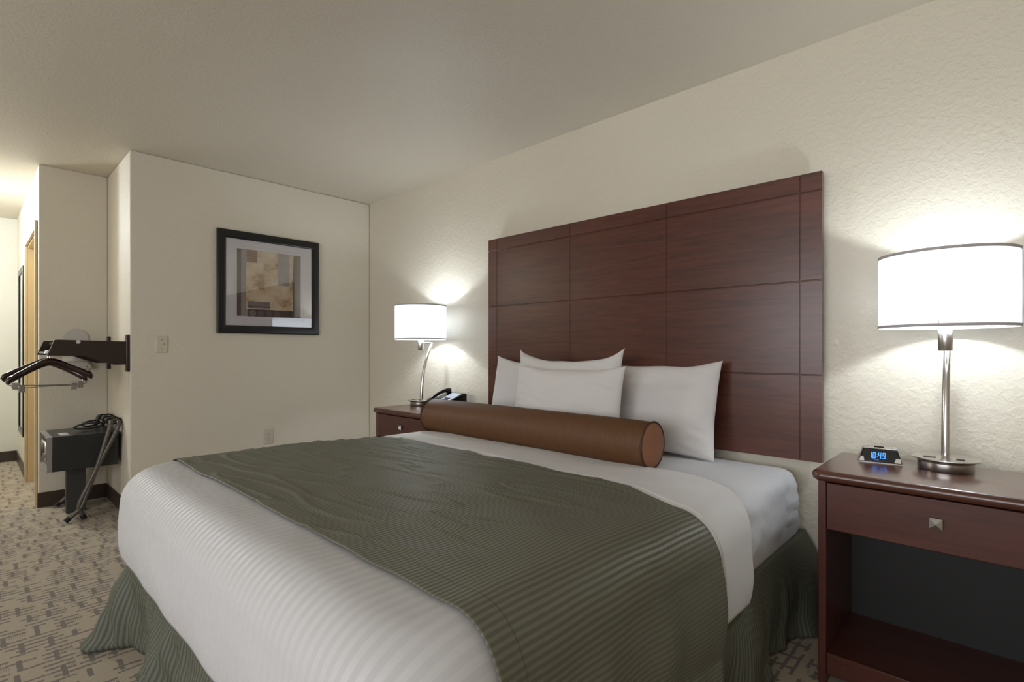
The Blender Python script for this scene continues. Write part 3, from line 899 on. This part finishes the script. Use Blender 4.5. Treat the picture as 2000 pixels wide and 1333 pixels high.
# mat with bevelled window
ay0, ay1, az0, az1 = -.248, .238, .133, .640
m = MB(); io = [(-hw_ + fw_ - .002, fw_ - .002), (hw_ - fw_ + .002, fw_ - .002), (hw_ - fw_ + .002, hh_ - fw_ + .002), (-hw_ + fw_ - .002, hh_ - fw_ + .002)]
ii = [(ay0, az0), (ay1, az0), (ay1, az1), (ay0, az1)]
mi = [(ay0 - .022, az0 - .022), (ay1 + .022, az0 - .022), (ay1 + .022, az1 + .022), (ay0 - .022, az1 + .022)]
mi2 = [(ay0 - .020, az0 - .020), (ay1 + .020, az0 - .020), (ay1 + .020, az1 + .020), (ay0 - .020, az1 + .020)]
loops = [(io, .011), (mi, .011), (mi2, .0085), (ii, .0085), (ii, .005)]
for lp, dx in loops:
    for y, z in lp: m.vert((dx, y, z))
for k in range(len(loops) - 1):
    for i in range(4): i2 = (i + 1) % 4; m.face(k * 4 + i, k * 4 + i2, (k + 1) * 4 + i2, (k + 1) * 4 + i, flat=True)
m.build('mat_board', M_mat, pc, smooth=False, fix=False)
m = MB()
for y, z, uv in ((ay0 - .01, az0 - .01, (0, 1)), (ay1 + .01, az0 - .01, (1, 1)), (ay1 + .01, az1 + .01, (1, 0)), (ay0 - .01, az1 + .01, (0, 0))): m.vert((.006, y, z), uv)
m.face(0, 1, 2, 3); m.build('print', M_art, pc, smooth=False, fix=False)
m = MB(); q = fw_ - .003
for y, z in ((-hw_ + q, q), (hw_ - q, q), (hw_ - q, hh_ - q), (-hw_ + q, hh_ - q)): m.vert((.0150, y, z))
m.face(0, 1, 2, 3); m.build('glass', M_glass, pc, smooth=False, fix=False)

# ================================================================= switch and outlet
sw = empty('light_switch', (XL, -1.599, 1.100), 'beige light switch plate on the wall left of the picture', 'light switch')
m = MB(); slab(m, .035, .0575, .004, [(0, 0), (0, .004), (.003, .0065)], 0, 0, 4, 1)
m.v = [(z, x, y + .0575) for x, y, z in m.v]; m.build('plate', M_plate, sw)
bx('toggle', M_plate, .006, .018, -.005, .005, .055, .068, sw, bevel=.002)
for z in (.027, .088): MB().tube([(.006, 0, z), (.0075, 0, z)], .003, 10).build('screw', M_slot, sw)
ot = empty('wall_outlet', (XL, -.892, .386), 'beige duplex wall outlet low on the wall below the picture', 'outlet')
m = MB(); slab(m, .036, .0575, .004, [(0, 0), (0, .004), (.003, .0065)], 0, 0, 4, 1)
m.v = [(z, x, y + .0575) for x, y, z in m.v]; m.build('plate', M_outlet, ot)
for zc in (.037, .078):
    m = MB(); slab(m, .0165, .0145, .009, [(0, .0062), (0, .0078)], 0, 0, 5, 1); m.v = [(z, x, y + zc) for x, y, z in m.v]
    rc_o = m.build('receptacle', M_outlet, ot)
    m = MB(); m.box(.0076, .0084, -.0075, -.0052, zc - .001, zc + .008).box(.0076, .0084, .0052, .0075, zc - .001, zc + .008)
    m.tube([(.0076, 0, zc - .0075), (.0084, 0, zc - .0075)], .0028, 10); m.build('slot', M_slot, rc_o)

# ================================================================= mirror in the corridor
mr = empty('wall_mirror', (-6.47, YA, .36), 'tall narrow black framed mirror on the corridor wall beyond the doorway', 'mirror')
hm, hgm, f_ = .275, 1.50, .05
m = MB()
for a, b_, c_, d_ in ((-hm, -hm + f_, 0, hgm), (hm - f_, hm, 0, hgm), (-hm + f_, hm - f_, 0, f_), (-hm + f_, hm - f_, hgm - f_, hgm)):
    m.box(a, b_, -.019, -.001, c_, d_)
m.build('frame', M_frame, mr, bevel=.003)
bx('mirror_glass', M_mirror, -hm + f_ - .004, hm - f_ + .004, -.012, -.004, f_ - .004, hgm - f_ + .004, mr)

# ================================================================= coat rack with shelf and rod
cr = empty('coat_rack', (-4.53, YB, .977), 'dark wood wall rack with two tapered arms and a shelf in the alcove', 'coat rack')
armp = [(-.012, 1.024), (-.082, 1.024), (-.16, 1.052), (-.225, 1.080), (-.409, 1.086), (-.374, 1.182), (-.35, 1.183), (-.27, 1.181), (-.012, 1.176)]
for x in (-.33, .33):
    s_ = 1 if x > 0 else -1
    m = MB(); m.prism([(y, z - .977) for y, z in armp], 'x', x - .011, x + .011)
    a_ = m.build('arm', M_darkwood, cr, bevel=.003)
    mp = MB(); mp.prism([(y, z) for y, z in ((-.021, 0), (-.021, .244), (0, .244), (0, 0))], 'x', x - .022, x + .022)
    mp.build('wall_plate', M_darkwood, cr, bevel=.006, segs=3)
    MB().tube([(x + s_ * .0105, -.262, .193), (x + s_ * .0145, -.262, .193)], [.0125, .009], 18).build('screw_cap', M_iron, a_)
bx('shelf', M_darkwood, -.3185, .3185, -.345, -.02, .176, .194, cr, bevel=.002)
MB().tube([(-.32, -.392, .125), (.32, -.392, .125)], .0075, 16).build('rod', M_rod, cr)

# hangers
def hanger(loc, rz, rx, label):
    r = empty('clothes_hanger', loc, label, 'hanger', 'dark wood hangers on the rack')   # origin at the rod
    # hook
    pts = [(0, .0135 * math.cos(a), .0 + .0135 * math.sin(a)) for a in [math.radians(q) for q in range(200, -91, -20)]]
    pts += [(0, .0, -.030), (0, 0, -.045)]
    MB().tube(pts, .0018, 8).build('hook', M_chrome, r)
    # wooden body: loft of ellipses along an arched path
    m = MB(); n_ = 41; K = 16; b = len(m.v)
    for k in range(n_):
        q = -1 + 2 * k / (n_ - 1); e = abs(q)
        y = .205 * q; z = -.055 - .128 * (math.sqrt(e * e + .03) - .173)
        hz_ = .024 - .003 * sst(.15, .5, e) + .002 * sst(.6, .9, e); hx_ = .007 + .006 * (1 - sst(0, .5, e)) + .010 * sst(.55, .9, e)
        cap = math.sqrt(max(0.0, 1 - max(0, (e - .94) / .06) ** 2)) if e > .94 else 1
        notch = 1 - .22 * math.exp(-((e - .86) / .018) ** 2)
        x_ = .022 * e ** 1.5
        for i in range(K):
            a = 2 * PI * i / K; m.vert((x_ + hx_ * cap * math.cos(a), y, z + hz_ * cap * notch * math.sin(a)))
    for k in range(n_ - 1):
        for i in range(K): i2 = (i + 1) % K; m.face(b + k * K + i, b + k * K + i2, b + (k + 1) * K + i2, b + (k + 1) * K + i)
    m.face(*range(K)); m.face(*range((n_ - 1) * K, n_ * K))
    m.build('shoulder_bar', M_hanger, r, autosmooth=60)
    tb = MB().tube([(.018, -.175, -.160), (.018, -.178, -.195), (.018, -.160, -.203), (.018, .160, -.203), (.018, .178, -.195), (.018, .175, -.160)], .0026, 8).build('trouser_bar', M_clip, r)
    for y in (-.135, .135):
        m = MB(); m.box(.010, .014, y - .014, y + .014, -.228, -.188).box(.022, .026, y - .014, y + .014, -.228, -.188).box(.014, .022, y - .010, y + .010, -.200, -.192)
        m.build('clip', M_clip, r, bevel=.001)
    r.rotation_euler = (rx, 0, rz)
    return r
RZ = .977 + .125
hanger((-4.262, YB - .392, RZ), .06, .05, 'glossy dark wood clip hanger nearest the front arm of the rack')
hanger((-4.335, YB - .392, RZ), -.08, -.05, 'glossy dark wood clip hanger between the two others')
hanger((-4.410, YB - .392, RZ), -.20, .0, 'glossy dark wood clip hanger set furthest back on the rod')

# ================================================================= iron holder on the alcove wall
ir = empty('iron_holder', (XA, -1.963, .95), 'white plastic wall-mounted iron holder behind the coat rack', 'iron holder')
pl = []
for k in range(17): a = PI * k / 16; pl.append((.075 * math.cos(a), .253 + .075 * math.sin(a)))
pl += [(-.075, .0), (.075, .0)]
MB().prism(pl, 'x', 0, .012).build('back_plate', M_iron, ir, bevel=.003)
m = MB(); N_ = 26
def cup(u, v):
    a = -PI / 2 + PI * u; top = .165 - .035 * math.exp(-((u - .62) / .10) ** 2)
    z = .085 + (top - .085) * v - .05 * v * 0; r1_ = .078
    return (.012 + .075 * math.cos(a), r1_ * math.sin(a), z)
m.grid(cup, N_, 6); m.build('cup', M_iron, ir, solid=.004)
m = MB(); m.prism([(-.07, .03), (.088, .03), (.088, .055), (.06, .085), (-.04, .085), (-.07, .05)], 'x', .012, .05); m.build('bracket', M_iron, ir, bevel=.006, segs=3)
for y, z, x in ((.0, .225, .012), (.06, .045, .05)): MB().tube([(x, y, z), (x + .002, y, z)], .005, 10).build('screw', M_slot, ir)

# ================================================================= safe on its pedestal
sf = empty('room_safe', (-4.655, -1.975, 0), 'dark grey electronic safe on a slim pedestal in the alcove', 'safe')
bx('body', M_safe, -.215, .225, -.165, .178, .334, .558, sf, bevel=.002)
m = MB()
for a, b_, c_, d_ in ((-.215, -.207, .334, .558), (.217, .225, .334, .558), (-.207, .217, .334, .342), (-.207, .217, .550, .558)): m.box(a, b_, -.190, -.1652, c_, d_)
m.build('front_frame', M_safe_face, sf)
dsf = bx('door', M_safe, -.205, .215, -.174, -.1655, .344, .548, sf, bevel=.002)
bx('keypad_panel', M_chrome, -.06, .15, -.196, -.1745, .395, .52, dsf, bevel=.006, segs=3)
bx('keypad', M_black, -.03, .12, -.199, -.1965, .41, .505, dsf, bevel=.001)
MB().tube([(.17, -.1745, .44), (.17, -.205, .44)], .016, 20).build('handle', M_nickel, dsf)
bx('pedestal', M_ped, -.06, .005, -.075, .030, 0, .334, sf, bevel=.002)
bx('instruction_label', M_label, .03, .17, -.120, -.075, .5578, .5586, sf)

# ================================================================= folded luggage rack
lr = empty('luggage_rack', (-4.60, -1.99, 0), 'folded grey metal luggage rack with black straps leaning on the safe', 'luggage rack')
def lp(x, y, z): return (x + 4.60, y + 1.99, z)
def smooth_path(pts, r=.03, n=5):
    pts = [Vector(p_) for p_ in pts]; out = [pts[0]]
    for k in range(1, len(pts) - 1):
        a, b_, c_ = pts[k-1], pts[k], pts[k+1]
        d1 = min(r, (a - b_).length * .45); d2 = min(r, (c_ - b_).length * .45)
        p0 = b_ + (a - b_).normalized() * d1; p1 = b_ + (c_ - b_).normalized() * d2
        for i in range(n + 1): t_ = i / n; out.append(p0 * (1 - t_) ** 2 + b_ * 2 * t_ * (1 - t_) + p1 * t_ ** 2)
    return out + [pts[-1]]
TR = .0130
xn, xf = -4.405, -4.885
xn = -4.385
def frame(ytop, ztop, legs, name):
    a = [(lp(xn, *q)) for q in legs]; b_ = [(lp(xf, *q)) for q in legs]
    pts = a[::-1] + [lp(xn, ytop, ztop), lp(xf, ytop, ztop)] + b_
    return MB().tube(smooth_path(pts, .04), TR, 12).build(name, M_rack, lr)
legA = [(-1.918, .345), (-1.992, .105), (-2.010, .075), (-2.075, .016)]
legB = [(-1.922, .330), (-2.020, .095), (-1.985, .014)]
fa_ = frame(-1.842, .632, [(-1.853, .585)] + legA, 'frame'); fb_ = frame(-1.800, .628, [(-1.808, .585)] + legB, 'frame')
for f__, q in ((fa_, (-2.078, .0155)), (fb_, (-1.985, .013))):
    for x in (xn, xf):
        d_ = Vector((0, -.065, -.06)) if q[0] < -2.05 else Vector((0, .035, -.08))
        d_.normalize(); p_ = Vector(lp(x, *q)); MB().tube([p_ - d_ * .028, p_ + d_ * .002], TR * 1.25, 12).build('rubber_foot', M_rubber, f__)
MB().tube([lp(xn + .014, -1.92, .338), lp(xn - .014, -1.92, .338)], .006, 12).build('pivot_bolt', M_chrome, lr)
def strap(x, drop, label=None):
    """webbing loop round both top bars with the slack hanging towards the room side"""
    m = MB(); yA, yB_, zA = -1.842, -1.800, .632
    path = []
    for k in range(9): a = -PI / 2 + PI * k / 8; path.append((yB_ + .0175 * math.cos(a), zA + .0175 * math.sin(a) * 1.15))
    path += [(-1.822, .650)]
    for k in range(9): a = PI / 2 + PI * k / 8; path.append((yA + .0175 * math.cos(a), zA + .0175 * math.sin(a) * 1.15))
    hwid = .023; n_ = len(path)
    for y, z in path:
        for dx in (-hwid, hwid): m.vert(lp(x + dx, y, z))
    for k in range(n_): a = 2 * k; b_ = 2 * ((k + 1) % n_); m.face(a, a + 1, b_ + 1, b_)
    o = m.build('strap', M_blackmat, lr, solid=.006)
    if drop:
        m = MB(); pth = []
        for k in range(15):
            t_ = k / 14; a = 2 * PI * t_
            y = -1.855 - drop * .5 * (1 - math.cos(a)) ; z = .595 + .018 * math.sin(a) + .006 * math.cos(a)
            pth.append((y, z))
        for y, z in pth:
            for dx in (-hwid, hwid): m.vert(lp(x + dx, y, max(z, .5655)))
        for k in range(14): a = 2 * k; m.face(a, a + 1, a + 3, a + 2)
        m.build('strap_slack', M_blackmat, o, solid=.007)
strap(-4.46, 0); strap(-4.60, .16); strap(-4.74, .10)
